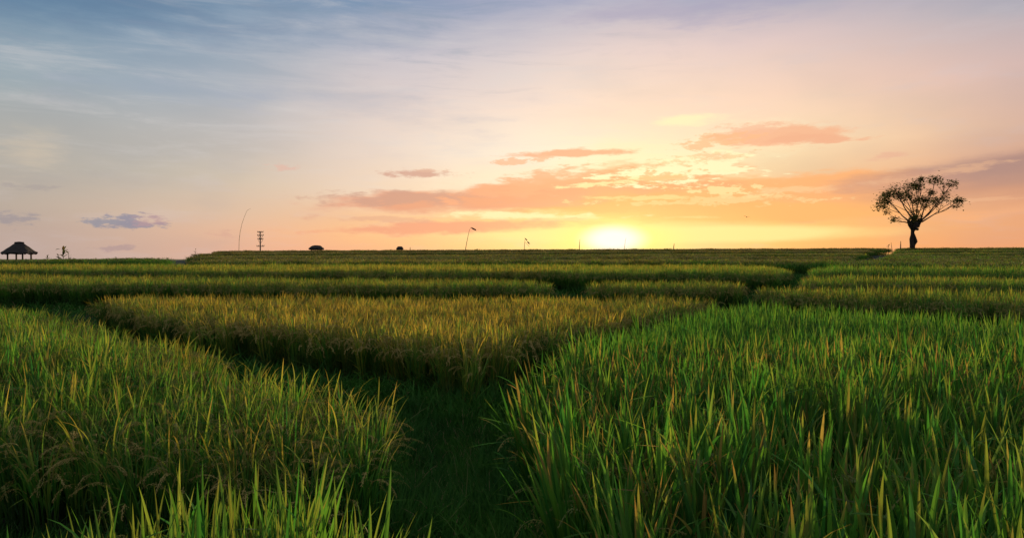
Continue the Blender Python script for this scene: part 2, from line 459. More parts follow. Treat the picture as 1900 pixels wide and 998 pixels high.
def patch(seed, kind, n=400, size=1.25, w=.016):
    """about a square metre of distant rice"""
    rs = random.Random(seed); mb = MB()
    for i in range(n):
        x, y = rs.uniform(-size/2, size/2), rs.uniform(-size/2, size/2)
        h = rs.uniform(.30, .48)
        blade(mb, rs, (x, y), h, rs.uniform(0, 6.28), rs.uniform(.0, .35), rs.uniform(.26, .38), w * rs.uniform(.7, 1.2), rs.uniform(.0, .4), 2, False)
        if i % 3 == 0: blade(mb, rs, (x, y), 0, rs.uniform(0, 6.28), .05, .5, w, 0, 1, False)
        if i % (2 if kind == 'ripe' else 5) == 0:
            q = Vector((x, y, rs.uniform(.62, .78))); a = rs.uniform(0, 6.28)
            d = Vector((math.cos(a), math.sin(a), rs.uniform(-1, .2))).normalized()
            grain(mb, q, d, .14, .016, rs.random(), False)
    return mb

SRC = bpy.data.collections.new('rice_sources')
IDX = {}
def src(key, mb, mats):
    name = 'src_%03d' % len(SRC.objects)
    me = mb.mesh(name, mats)
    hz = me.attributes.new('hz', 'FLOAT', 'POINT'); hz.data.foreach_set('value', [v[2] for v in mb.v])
    o = bpy.data.objects.new(name, me); IDX.setdefault(key, []).append(len(SRC.objects)); SRC.objects.link(o)
for hash_k, kind in enumerate(('green', 'mixed', 'ripe')):
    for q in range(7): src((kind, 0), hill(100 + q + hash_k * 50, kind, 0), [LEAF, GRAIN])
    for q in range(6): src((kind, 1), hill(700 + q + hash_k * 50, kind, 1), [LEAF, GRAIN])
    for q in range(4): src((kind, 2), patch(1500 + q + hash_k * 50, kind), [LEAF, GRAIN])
def turf(seed, n, h, sz, w):
    rs = random.Random(seed); mb = MB()
    for i in range(n):
        x, y = rs.gauss(0, sz), rs.gauss(0, sz)
        blade(mb, rs, (x, y), -.01, rs.uniform(0, 6.28), rs.uniform(.1, .7), h * rs.uniform(.5, 1.4), w * rs.uniform(.7, 1.3), rs.uniform(.05, .35), 4, False)
    return mb
for q in range(5): src(('turf', 0), turf(2200 + q, 120, .125, .085, .0045), [GRASS])
for q in range(3): src(('turf', 1), turf(2300 + q, 80, .20, .09, .0055), [GRASS])

def scatter_group():
    ng = bpy.data.node_groups.new('scatter', 'GeometryNodeTree')
    ng.interface.new_socket('Geometry', in_out='INPUT', socket_type='NodeSocketGeometry')
    ng.interface.new_socket('Geometry', in_out='OUTPUT', socket_type='NodeSocketGeometry')
    n = ng.nodes; gi = n.new('NodeGroupInput'); go = n.new('NodeGroupOutput')
    ci = n.new('GeometryNodeCollectionInfo'); ci.inputs['Collection'].default_value = SRC
    ci.inputs['Separate Children'].default_value = True; ci.inputs['Reset Children'].default_value = True
    ip = n.new('GeometryNodeInstanceOnPoints'); ip.inputs['Pick Instance'].default_value = True
    def na(name, t):
        q = n.new('GeometryNodeInputNamedAttribute'); q.data_type = t; q.inputs['Name'].default_value = name
        return q.outputs['Attribute']
    L = ng.links.new
    L(gi.outputs[0], ip.inputs['Points']); L(ci.outputs[0], ip.inputs['Instance'])
    L(na('pick', 'INT'), ip.inputs['Instance Index'])
    L(na('size', 'FLOAT_VECTOR'), ip.inputs['Scale'])
    e2r = n.new('FunctionNodeEulerToRotation'); L(na('euler', 'FLOAT_VECTOR'), e2r.inputs[0])
    L(e2r.outputs[0], ip.inputs['Rotation'])
    L(ip.outputs[0], go.inputs[0])
    return ng
SCAT = scatter_group()

def scatter_object(name, pts, pick, eul, size, ripe, tint, dry=None):
    if dry is None: dry = np.full(len(pts), .5)
    me = bpy.data.meshes.new(name); me.from_pydata([tuple(p) for p in pts], [], [])
    a = me.attributes.new('pick', 'INT', 'POINT'); a.data.foreach_set('value', np.asarray(pick, dtype=np.int32))
    for k, d in (('euler', eul), ('size', size)):
        a = me.attributes.new(k, 'FLOAT_VECTOR', 'POINT'); a.data.foreach_set('vector', np.asarray(d, dtype=np.float32).ravel())
    for k, d in (('ripe', ripe), ('tint', tint), ('dry', dry)):
        a = me.attributes.new(k, 'FLOAT', 'POINT'); a.data.foreach_set('value', np.asarray(d, dtype=np.float32))
    o = link(name, me); md = o.modifiers.new('scatter', 'NODES'); md.node_group = SCAT
    return o

# ------------------------------------------------------------------ the layout of the fields
PLANT = .85
def pd(*pts):                                      # (pixel column, distance) -> ground x, y
    return [((px - 950) / FPX * d, d) for px, d in pts]
# each paddy: outline, top heights (z at reference, dz/dx, dz/dy, y reference), plant kind, ripeness, label
def plane(z, y0=0, dy=0, dx=0): return lambda x, y: z + dy * (y - y0) + dx * x
FIELDS = [
 dict(n='near_left', poly=[(-1.9,.55),(-.29,.55),(-.31,1.8),(-.45,2.25),(-.95,2.45),(-1.5,2.2),(-2.0,1.5)], z=plane(.80), k='green', r=.1,
      label='small patch of bright green rice in the nearest left corner of the path'),
 dict(n='left', poly=[(-11,3.9),(-3.2,3.5),(-1.5,3.25),(-.78,3.05),(-.58,3.3)] + pd((760,3.75),(708,4.1),(610,4.6),(505,5.2),(410,5.9),(300,7.3),(200,8.8),(100,10.9),(0,11.6),(-200,12.1)), z=plane(.85), k='mixed', r=.27,
      label='large yellow-green rice paddy left of the grass path, with drooping ears along its front edge'),
 dict(n='right', poly=[(.27,.6),(.25,2.0),(.18,3.0),(.08,4.6)] + pd((1020,5.6),(1100,6.9),(1200,8.5),(1310,10.7),(1400,11.6),(1600,10.2),(1900,8.6)) + [(9.8,7.6),(9.8,.6)], z=plane(.88), k='green', r=.1,
      label='large green rice paddy right of the grass path, with orange-tipped leaf blades'),
 dict(n='centre', poly=pd((600,7.8),(720,7.2),(800,6.6),(865,6.1),(925,6.5),(1010,7.6),(1105,8.8),(1200,10.2),(1290,11.8),(1335,12.8),(1310,13.5),(1000,13.9),(600,14.2),(300,14.6),(215,14.1),(185,12.7),(205,11.4),(300,9.8),(400,8.9),(500,8.3)), z=plane(.92), k='ripe', r=.74,
      label='golden ripe rice paddy in the middle where the path forks'),
 dict(n='second_left', poly=pd((-180,17.0),(0,16.6),(500,16.1),(970,15.8),(1022,16.3),(1030,17.1),(1000,18.2),(930,19.4),(600,19.7),(300,20.6),(0,21.6),(-180,22)), z=plane(1.08,15,.004,-.003), k='ripe', r=.50,
      label='long band of golden rice directly behind the middle paddy, ending at a dark gap on its right'),
 dict(n='second_mid', poly=pd((1098,15.8),(1150,15.2),(1300,14.9),(1370,15.2),(1385,16),(1370,17.0),(1300,17.7),(1140,17.9),(1092,16.9)), z=plane(1.09), k='ripe', r=.62,
      label='short rounded strip of golden rice right of the dark gap behind the middle paddy'),
 dict(n='second_right', poly=pd((1408,14.0),(1500,12.7),(1700,11.4),(1900,10.2),(2080,9.6),(2080,12.8),(1900,13.2),(1600,14.2),(1430,15.2),(1400,14.8)), z=plane(1.04,13,.01), k='mixed', r=.46,
      label='yellow-green rice paddy just behind the large green one at the right'),
 dict(n='third_left', poly=pd((-180,23.7),(0,23.2),(500,21.4),(1050,21.2),(1090,19.9),(1390,19.1),(1440,19.5),(1466,21),(1458,25),(1430,29.0),(1000,30.6),(500,31),(240,30.6),(-180,30)), z=plane(1.28,20.6,.004), k='mixed', r=.5,
      label='wide olive rice terrace in the third row, from the left edge to a rounded right end'),
 dict(n='third_right_near', poly=pd((1478,15.8),(1600,15.0),(1900,14.2),(2080,13.8),(2080,16.6),(1900,17.0),(1600,17.6),(1490,18)), z=plane(1.17,15,.01), k='mixed', r=.42,
      label='narrow strip of yellowish rice right of the rounded terrace end, nearest of the right-hand strips'),
 dict(n='third_right_mid', poly=pd((1500,19.4),(1700,18.8),(2080,17.8),(2080,22.2),(1900,22.5),(1520,23.5)), z=plane(1.30,19,.012), k='mixed', r=.34,
      label='narrow green rice strip in the middle of the right-hand terraces'),
 dict(n='third_right_far', poly=pd((1520,24.8),(1700,24.4),(2080,23.6),(2080,30.6),(1595,31.0),(1560,29)), z=plane(1.41,24,.012), k='green', r=.3,
      label='green rice strip upper of the right-hand terraces, beside the foot of the far track'),
 dict(n='fourth_far_left', poly=pd((-180,33),(0,33.5),(200,33.5),(320,33.8),(325,37),(230,44),(0,45),(-180,44)), z=lambda x, y: 1.38 + .013 * (x + 33) + .003 * (y - 44), k='green', r=.08,
      label='dark green rice terrace at the far left in front of the thatched hut'),
 dict(n='fourth_left_near', poly=pd((340,33.8),(600,33.4),(1000,33.2),(1450,32.6),(1558,32.8),(1574,36),(1578,40.3),(1000,40.8),(400,40.8),(350,38)), z=plane(1.46,33,.002), k='mixed', r=.52,
      label='olive rice terrace in the fourth row, its front edge behind the wide rounded terrace'),
 dict(n='fourth_left_far', poly=pd((345,42.6),(600,42.2),(1000,42.0),(1578,42.0),(1588,46),(1592,50),(1000,50.5),(400,50.5),(350,48)), z=plane(1.60,42,.002), k='ripe', r=.5,
      label='thin olive rice terrace in the fifth row left of the far track'),
 dict(n='fourth_right_near', poly=pd((1612,32.4),(2080,32),(2080,40.4),(1632,40.4),(1622,36)), z=plane(1.52,33,.003), k='green', r=.34,
      label='green rice terrace right of the lower end of the far track'),
 dict(n='fourth_right_far', poly=pd((1634,41.8),(2080,41.6),(2080,50),(1645,50),(1640,46)), z=plane(1.68,42,.003), k='mixed', r=.34,
      label='olive green rice terrace right of the middle of the far track, below the lone tree'),
]
for i, (a, b) in enumerate(((51.8, 60), (61.5, 70), (71.2, 80.5))):
    lx = (340, 358, 385)[i]
    p1, p2 = (1598, 1614, 1640)[i], (1612, 1627, 1658)[i]
    zf = lambda x, y, i=i: 1.76 + i * .29 + (y - 52 - i * 9.7) * .004 + x * .0042 + np.minimum(0, np.asarray(x) + 23 + i * 4) * .035
    FIELDS.append(dict(n='ridge_left_%d' % i, poly=pd((lx, a+1), (lx+20, a), (1000, a), (p1, a), (p2, b), (1000, b), (lx+60, b), (lx+10, b-2)), z=zf, k='ripe' if i else 'mixed', r=(.55, .62, .72)[i],
        label=('olive rice terrace third below the skyline, left of the far track', 'golden-brown rice terrace second below the skyline, left of the far track', 'orange-brown rice terrace along the skyline below the sun')[i]))
    FIELDS.append(dict(n='ridge_right_%d' % i, poly=pd((p1+(46, 42, 22)[i], a), (2080, a), (2080, b), (p2+(38, 34, 6)[i], b)), z=zf, k='green', r=(.35, .42, .5)[i],
        label=('green rice terrace third below the skyline, right of the far track', 'green rice terrace second below the skyline, right of the far track', 'brownish green rice terrace on the skyline at the foot of the lone tree')[i]))

def poly_dist(P_, poly):
    """signed distance (negative inside) and the outward direction of the nearest edge, for points P_ (n,2)"""
    V = np.asarray(poly, float); n = len(V)
    best = np.full(len(P_), 1e18); dirv = np.zeros((len(P_), 2)); ins = np.zeros(len(P_), bool)
    x, y = P_[:, 0], P_[:, 1]
    for i in range(n):
        a, b = V[i], V[(i+1) % n]; e = b - a
        t = np.clip(((P_ - a) @ e) / (e @ e), 0, 1)
        q = a + t[:, None] * e; dv = q - P_; d2 = (dv ** 2).sum(1)
        k = d2 < best; best[k] = d2[k]; dirv[k] = dv[k]
        c = ((a[1] > y) != (b[1] > y)); xx = (b[0]-a[0]) * (y-a[1]) / ((b[1]-a[1]) if b[1] != a[1] else 1e-9) + a[0]
        ins ^= c & (x < xx)
    d = np.sqrt(best)
    return np.where(ins, -d, d), dirv / np.maximum(d, 1e-6)[:, None]

def vnoise(x, y, s, seed=0):
    """smooth value noise in 0..1"""
    x = np.asarray(x) * s + seed * 13.7; y = np.asarray(y) * s + seed * 7.3
    xi, yi = np.floor(x), np.floor(y); fx, fy = x - xi, y - yi
    fx, fy = fx*fx*(3-2*fx), fy*fy*(3-2*fy)
    h = lambda a, b: np.modf(np.abs(np.sin(a * 127.1 + b * 311.7 + seed) * 43758.5453))[0]
    return (h(xi, yi)*(1-fx) + h(xi+1, yi)*fx)*(1-fy) + (h(xi, yi+1)*(1-fx) + h(xi+1, yi+1)*fx)*fy

def ground_z(x, y):
    x = np.asarray(x, float); y = np.asarray(y, float); Pq = np.stack([x, y], 1)
    num = np.zeros(len(x)); den = np.zeros(len(x)); dm = np.full(len(x), 1e9)
    for f in FIELDS:
        d, _ = poly_dist(Pq, f['poly'])
        dm = np.minimum(dm, d); w = 1 / np.maximum(d, .04) ** 4
        # beyond the field its plane is held, not extrapolated
        V = np.asarray(f['poly']); cx = np.clip(x, V[:,0].min(), V[:,0].max()); cy = np.clip(y, V[:,1].min(), V[:,1].max())
        num += w * (f['z'](cx, cy) - PLANT); den += w
    z = num / den
    # paths lie a little lower between the paddies, beyond the terraces the hill falls away
    z -= np.clip(dm / .35, 0, 1) * .05
    z -= np.minimum(np.clip(dm - 3.0, 0, None) * .085, 22)
    z += (vnoise(x, y, 1.7, 1) - .5) * .05 * np.clip(dm / .2, 0, 1) + (vnoise(x, y, 6, 2) - .5) * .02
    return z

# ------------------------------------------------------------------ ground
def ground_mat():
    g = G('earth_and_grass')
    c = g.mix(g.mr(g.noise(1.3, 6), .35, .65), (.016,.034,.012), (.030,.026,.014))
    return g.solid(c, .95)
def build_ground():
    n = 520
    u = np.linspace(-1, 1, n); gx = np.sinh(u * 9.3) / np.sinh(9.3) * 6000
    gy = np.sinh(u * 8.6) / np.sinh(8.6) * 6000 + 7
    X, Y = np.meshgrid(gx, gy, indexing='ij'); x, y = X.ravel(), Y.ravel()
    z = ground_z(x, y)
    i, j = np.meshgrid(np.arange(n-1), np.arange(n-1), indexing='ij'); a = (i * n + j).ravel()
    f = np.stack([a, a + n, a + n + 1, a + 1], 1)
    me = bpy.data.meshes.new('ground'); me.from_pydata(np.stack([x, y, z], 1).tolist(), [], f.tolist())
    me.polygons.foreach_set('use_smooth', [True] * len(me.polygons)); me.materials.append(ground_mat())
    return tag(link('ground', me), kind='structure')
build_ground()

# ------------------------------------------------------------------ rice in the paddies
rng = np.random.default_rng(11)
def visible(x, y, m=2.2): return (np.abs(x) < .80 * np.maximum(y, 0) + m) & (y > .4)
def fill(f):
    V = np.asarray(f['poly']); lo, hi = V.min(0), V.max(0)
    far = lo[1] > 19.5
    sp = .80 if far else (.10 if f['n'] == 'near_left' else .19)
    gx, gy = np.meshgrid(np.arange(lo[0], hi[0], sp), np.arange(lo[1], hi[1], sp)); Pq = np.stack([gx.ravel(), gy.ravel()], 1)
    Pq += rng.uniform(-.32, .32, Pq.shape) * sp
    d, dr = poly_dist(Pq, f['poly'])
    edge = .03 + .12 * vnoise(Pq[:, 0], Pq[:, 1], 1.3, 5)
    k = (d < -(edge if not far else (.55 if lo[1] > 30 else .45))) & visible(Pq[:, 0], Pq[:, 1]); Pq, d, dr = Pq[k], d[k], dr[k]
    x, y = Pq.T; n = len(x)
    z = f['z'](x, y) - PLANT + (vnoise(x, y, 6, 2) - .5) * .02
    kind = f['k']; pick = np.zeros(n, int)
    lod = np.where(y < 6.5, 0, 1) if not far else np.full(n, 2)
    kinds = np.full(n, kind, dtype=object)
    if kind == 'mixed' and not far:                           # the left paddy: ears hang along its front edge
        kinds[(rng.random(n) < .22) | (-d < .5)] = 'ripe'; kinds[(rng.random(n) < .25) & (-d > .7)] = 'green'
    if kind == 'green' and not far: kinds[rng.random(n) < .14] = 'mixed'
    for i in range(n): pick[i] = rng.choice(IDX[(kinds[i], int(lod[i]))])
    lean = np.exp(d / .16) * .27 * (1 if not far else 0)
    ang = rng.uniform(0, 2 * math.pi, n)
    jx, jy = rng.normal(0, .05, n), rng.normal(0, .05, n)
    ex = -dr[:, 1] * lean + jx; ey = dr[:, 0] * lean + jy
    # euler XYZ with the spin applied first: turn spin into a matrix product
    eul = []
    for a, b, c in zip(ex, ey, ang):
        eul.append(tuple((Matrix.Rotation(b, 3, 'Y') @ Matrix.Rotation(a, 3, 'X') @ Matrix.Rotation(c, 3, 'Z')).to_euler()))
    s = (.92 + .09 * vnoise(x, y, .9, 8) + rng.uniform(-.05, .05, n))
    if f['n'] == 'near_left': s *= np.clip(.76 + .36 * (x + 1.7), .70, 1.02)
    wd = .8 if f['n'] == 'near_left' else 1.0
    if far: s = s * (1 + .07 * rng.random(n) ** 3)
    size = np.stack([wd * (1 + rng.uniform(-.1, .2, n)), np.ones(n) * 1.05 * wd, s], 1)
    ripe = f['r'] + rng.uniform(-.12, .12, n) + (vnoise(x, y, .35, 4) - .5) * .25
    if f['n'] == 'left': ripe += .30 * np.exp(d / .6) - .06 * np.clip((6 - y) / 4, 0, 1)
    if f['n'] == 'right': ripe += .15 * np.clip((y - 9.0) / 2, 0, 1)
    dry = np.full(n, .55)
    if f['n'] == 'right': dry = .10 + .9 * np.clip((7.0 - y) / 2.2 + (vnoise(x, y, .8, 6) - .5) * 1.2, 0, 1) * np.clip(vnoise(x, y, 1.1, 12) * 1.9 + .0, 0, 1)
    if f['n'] == 'left': dry = .25 + .5 * vnoise(x, y, .6, 3)
    if f['n'] == 'near_left': dry = np.full(n, .35)
    o = scatter_object('rice_field', np.stack([x, y, z], 1), pick, eul, size, np.clip(ripe, 0, 1), rng.uniform(0, 1, n), dry)
    tag(o, f['label'], 'rice field', 'rice paddies on the terraced slope', 'stuff')
    return n
tot = sum(fill(f) for f in FIELDS)
print('rice instances', tot)

# low grass on the paths
def path_grass():
    out = []
    for sp, y0, y1, w in ((.085, .5, 6.5, 3.5), (.16, 6.5, 13, 7), (.34, 13, 33, 26)):
        gx, gy = np.meshgrid(np.arange(-w, w, sp), np.arange(y0, y1, sp)); Pq = np.stack([gx.ravel(), gy.ravel()], 1)
        Pq += rng.uniform(-.5, .5, Pq.shape) * sp
        Pq = Pq[visible(Pq[:, 0], Pq[:, 1], 1.2)]
        dm = np.full(len(Pq), 9.0)
        for f in FIELDS: dm = np.minimum(dm, poly_dist(Pq, f['poly'])[0])
        k = (dm > -.12) & (dm < 2.8); out.append((Pq[k], dm[k], np.full(k.sum(), sp / .085)))
    Pq = np.concatenate([o[0] for o in out]); dm = np.concatenate([o[1] for o in out]); s0 = np.concatenate([o[2] for o in out])
    n = len(Pq); z = ground_z(Pq[:, 0], Pq[:, 1])
    pick = [int(rng.choice(IDX[('turf', 1 if (q < .22 or rng.random() < .12) else 0)])) for q in dm]
    eul = np.stack([rng.normal(0, .15, n), rng.normal(0, .15, n), rng.uniform(0, 6.28, n)], 1)
    s = rng.uniform(.6, 1.2, n) * (.55 + .95 * vnoise(Pq[:, 0], Pq[:, 1], 2.1, 9)); s1 = s * np.clip(s0, 1, 2.2)
    o = scatter_object('path_grass', np.column_stack([Pq, z]), pick, eul, np.stack([s1, s1, s], 1), np.zeros(n), rng.uniform(0, 1, n))
    tag(o, 'short dark green grass covering the paths between the paddies', 'grass', kind='stuff')
    print('turf', n)
path_grass()

# ------------------------------------------------------------------ things on the skyline
def at(px, py, d): return Vector(((px - 950) / FPX * d, d, EYE + d * (HOR - py) / FPX))
def gz(x, y): return float(ground_z([x], [y])[0])

BARK = G('bark'); BARK = BARK.solid(BARK.mix(BARK.noise(6, 5, 'obj'), (.035,.024,.018), (.085,.058,.040)), .9)
def crown_mat():
    g = G('tree_leaves'); r = g.attr('rnd')
    c = g.mix(r, (.050,.080,.018), (.130,.140,.032))
    c = g.mix(g.mr(r, .88, .96), c, (.20,.13,.03)); return g.leafy(c, .4, .03, .5)
TLEAF = crown_mat()

def lone_tree():
    d = 73.0; b = at(1693, 457.5, d); b.z -= .15; px = d / FPX
    gb = gz(b.x, b.y)
    t = empty('lone_tree', (b.x, b.y, gb)); base = b.z - gb
    tag(t, 'lone pollarded tree with a fan of branches standing on the skyline at the right', 'tree')
    rs = random.Random(5); k = px
    P_ = lambda x, y, dy=0: Vector(((x - 1693) * k, dy, base + (457.5 - y) * k))
    tr = MB()
    # trunk: a stout two-stemmed foot, a waist, then a swelling pollard head
    tr.tube([P_(1692, 464), P_(1692, 452), P_(1691, 441), P_(1692, 433), P_(1693, 426), P_(1696, 417), P_(1698, 408)],
            [.24, .22, .21, .15, .19, .36, .30], 10)
    tr.tube([P_(1695, 464, .15), P_(1697, 452, .2), P_(1699, 445, .1), P_(1697, 438, .0), P_(1694, 430)], [.19, .17, .24, .15, .12], 8)
    tr.tube([P_(1693, 424), P_(1688, 414), P_(1684, 405)], [.18, .24, .13], 8)
    tr.tube([P_(1695, 422), P_(1703, 413), P_(1710, 403)], [.18, .24, .12], 8)
    tr.tube([P_(1696, 415, .1), P_(1696, 407, .2), P_(1695, 398, .3)], [.2, .2, .1], 8)
    for q in range(9):
        a = rs.uniform(0, 6.28); c = P_(1697, rs.uniform(405, 424)) + Vector((math.cos(a) * .32, math.sin(a) * .32, 0))
        tr.tube([c - Vector((0, 0, .14)), c, c + Vector((0, 0, .14))], [.08, .17, .08], 6)
    tr.build('trunk', BARK, t, True)
    # clumps of leaves: picture column, row, size in pixels, density
    clumps = [(1634,368,15,.9),(1647,378,13,.9),(1655,372,8,.7),(1648,350,15,.8),(1660,357,12,1),(1668,345,12,.8),(1675,360,13,1.1),(1678,372,13,1),(1688,372,12,.9),(1668,352,12,1),
              (1691,334,10,.8),(1680,343,12,.8),(1709,350,14,1.2),(1704,358,9,.7),(1722,333,14,1.1),(1728,341,10,.7),(1729,353,9,.6),(1719,364,10,.6),
              (1755,341,11,.8),(1768,353,9,.5),(1742,364,11,.7),(1752,373,12,.8),(1738,377,10,.6),(1765,370,11,.7),(1775,370,10,.9),(1762,380,9,.6),(1733,368,9,.5),
              (1675,402,12,.9),(1685,405,9,.9),(1661,405,7,.4),(1645,403,9,.4),(1652,390,8,.45),(1690,388,7,.4),(1712,374,8,.4),(1745,352,8,.4),(1697,345,8,.5)]
    lf = MB(); lb = []
    head = P_(1697, 410)
    cl3 = []
    for (x, y, s, de) in clumps:
        c = P_(x, y, rs.uniform(-2.6, 2.6) if abs(x - 1700) < 50 else rs.uniform(-1.6, 1.6)); cl3.append((c, s * k, de))
    for q in range(6):                                       # clumps towards and away from the camera
        a = rs.choice((1, -1)) * rs.uniform(1.0, 2.1); rr = rs.uniform(2.6, 4.0)
        c = Vector((math.cos(a) * rr * .8, math.sin(a) * rr, base + rs.uniform(4.6, 7.0))); cl3.append((c, rs.uniform(.4, .65), rs.uniform(.4, .8)))
    for c, s, de in cl3:
        n = int(230 * de * (s / .6) ** 1.3 * rs.uniform(.6, 1.1))
        for i in range(n):
            v = Vector((rs.gauss(0, .42), rs.gauss(0, .42), rs.gauss(0, .30))) * s * 1.08 + c
            # compound leaves: a short drooping spray of leaflets
            a = rs.uniform(0, 6.28); ln = rs.uniform(.16, .34)
            dirn = Vector((math.cos(a), math.sin(a), rs.uniform(-.8, .3))).normalized(); sdv = dirn.cross(Vector((0, 0, 1))).normalized()
            w = ln * .30; r = rs.random()
            lf.add([v, v + dirn*ln*.45 + sdv*w, v + dirn*ln, v + dirn*ln*.45 - sdv*w], [(0, 1, 2, 3)], None, r)
    # a few limbs rise from the pollard head and fork towards the other clumps
    main = [cl3[q] for q in (0, 3, 8, 10, 13, 14, 18, 24, 26, 27, 41 % len(cl3), 29)]
    limbs = []
    for q, (c, s, de) in enumerate(main):
        a0 = head + Vector((max(-.55, min(.6, c.x * .16 + rs.uniform(-.12, .12))), rs.uniform(-.3, .3), rs.uniform(-.2, .35)))
        b1 = a0.lerp(c, .33) + Vector((rs.gauss(0, .16), rs.gauss(0, .14), rs.gauss(.05, .10)))
        b2 = a0.lerp(c, .68) + Vector((rs.gauss(0, .20), rs.gauss(0, .14), rs.gauss(-.05, .12)))
        br = MB(); br.tube([a0, a0.lerp(b1, .5), b1, b1.lerp(b2, .5), b2, c + Vector((0, 0, .1))], [.085, .07, .055, .045, .034, .012], 6)
        limbs.append((br, [a0, b1, b2, c]))
    for c, s, de in cl3:
        br, pl = min(limbs, key=lambda L_: min((L_[1][k] - c).length for k in (1, 2, 3)))
        k = rs.choice((0, 1, 1, 1)); st = pl[k].lerp(pl[k + 1], rs.uniform(.3, 1.0))
        m_ = st.lerp(c, .5) + Vector((rs.gauss(0, .12), rs.gauss(0, .12), rs.gauss(0, .12)))
        if (st - c).length > .3: br.tube([st, m_, c], [.034, .024, .010], 5)
        for q in range(6):
            e = c + Vector((rs.gauss(0, .5), rs.gauss(0, .5), rs.gauss(.1, .3))) * s * 1.3
            st2 = m_.lerp(c, rs.uniform(.3, .95)); br.tube([st2, st2.lerp(e, .5) + Vector((0, 0, .03)), e], [.018, .013, .006], 4)
    for br, pl in limbs: br.build('branch', BARK, t)
    lf.build('foliage', TLEAF, t)
lone_tree()

THATCH = G('thatch'); THATCH = THATCH.solid(THATCH.mix(THATCH.noise(5, 6, 'obj'), (.018,.016,.014), (.050,.042,.032)), .95)
WOOD = G('old_wood'); WOOD = WOOD.solid(WOOD.mix(WOOD.noise(4, 4, 'obj'), (.030,.022,.016), (.080,.060,.042)), .85)
BAMBOO = G('bamboo'); BAMBOO = BAMBOO.solid(BAMBOO.mix(BAMBOO.noise(3, 4, 'obj'), (.16,.12,.07), (.26,.20,.12)), .6)
METAL = G('weathered_steel'); METAL = METAL.solid(METAL.mix(METAL.noise(3, 4, 'obj'), (.06,.05,.045), (.12,.10,.09)), .6)
CLOTH = G('dark_cloth'); CLOTH = CLOTH.leafy(CLOTH.mix(CLOTH.noise(8, 2, 'obj'), (.02,.02,.022), (.05,.045,.04)), .2, .02)
PALECLOTH = G('pale_cloth'); PALECLOTH = PALECLOTH.leafy(PALECLOTH.mix(PALECLOTH.noise(8, 2, 'obj'), (.25,.22,.18), (.35,.30,.24)), .4, .02)
BIRDM = G('feathers'); BIRDM = BIRDM.solid((.02, .02, .022), .7)

def hut(name, px, d, py_top, py_eave, py_ground, half_w, ridge_w, label, deck=True, rz=0.0):
    c = at(px, py_ground, d); g = min(gz(c.x, c.y), gz(c.x, c.y + 1.5)) - .05
    k = d / FPX; t = empty(name, (c.x, c.y, g), rz); tag(t, label, 'hut')
    zt, ze = at(px, py_top, d).z - g, at(px, py_eave, d).z - g
    w, dp, rw = half_w * k, half_w * k * .8, ridge_w * k
    rs = random.Random(int(px)); rf = MB()
    # hipped thatch with a ragged, slightly sagging eave
    ring = []; n = 44
    for lev in range(6):
        s = lev / 5; row = []
        for i in range(n):
            a = 2 * math.pi * i / n; ca, sa = math.cos(a), math.sin(a)
            q = (abs(ca) ** 5 + abs(sa) ** 5) ** (-1/5)
            e_ = .95 if deck else .75; x = ca * q * (rw + (w - rw) * s ** e_); y = sa * q * (.05 + (dp - .05) * s ** e_)
            z = zt + (ze - zt) * (s ** (1.0 if deck else 1.25)) + rs.uniform(-.03, .03) * (1 + 2 * (lev == 5)) * k * 18
            row.append((x, y, z))
        ring.append(row)
    v = [p for row in ring for p in row]
    f = [(l*n+i, l*n+(i+1) % n, (l+1)*n+(i+1) % n, (l+1)*n+i) for l in range(5) for i in range(n)]
    b = len(v); v += [(x * .93, y * .93, z + .02 - .16 * 0) for (x, y, z) in ring[5]]; v = v[:b] + [(x, y, z - .10) for (x, y, z) in v[b:]]
    f += [(5*n+i, 5*n+(i+1) % n, b+(i+1) % n, b+i) for i in range(n)]; f += [tuple(range(b, b + n))[::-1], tuple(range(n))]
    rf.add(v, f); rf.build('roof', THATCH, t)
    rb = MB(); deck and rb.tube([(-rw * 1.2, 0, zt + .02), (0, 0, zt + .06), (rw * 1.2, 0, zt + .02)], .07, 6); deck and rb.build('ridge_roll', THATCH, t)
    for sx in (-1, 1):
        for sy in (-1, 1):
            m = MB(); m.tube([(sx * w * .55, sy * dp * .55, -.1), (sx * w * .54, sy * dp * .54, ze + (zt - ze) * .35)], .065, 6); m.build('post', WOOD, t)
    for sy in (-1, 1):
        m = MB(); m.box((0, sy * dp * .55, ze + .02), (w * 1.3, .08, .1)); m.build('beam', WOOD, t)
    if deck:
        m = MB(); h = (ze) * .45; m.box((0, 0, h), (w * 1.25, dp * 1.2, .08)); m.build('platform', WOOD, t)
        m = MB(); m.box((-w * .3, dp * .55, h + .3), (w * .62, .05, .07)); m.box((-w * .3, dp * .55, h + .14), (w * .62, .05, .05)); m.build('rail', WOOD, t)
    return t
hut('thatched_hut', 36, 58, 451, 469.5, 480, 25.5, 7, 'open thatched field hut on posts at the far left edge of the fields')
hut('thatched_hut', 587, 84, 455.5, 461.5, 466, 13, 5, 'small dark thatched hut peeking over the skyline right of the power pole', deck=False)
hut('thatched_hut', 742, 90, 457.5, 461.5, 468, 6.5, 3, 'tiniest brown hut roof poking over the skyline left of the flag poles', deck=False)

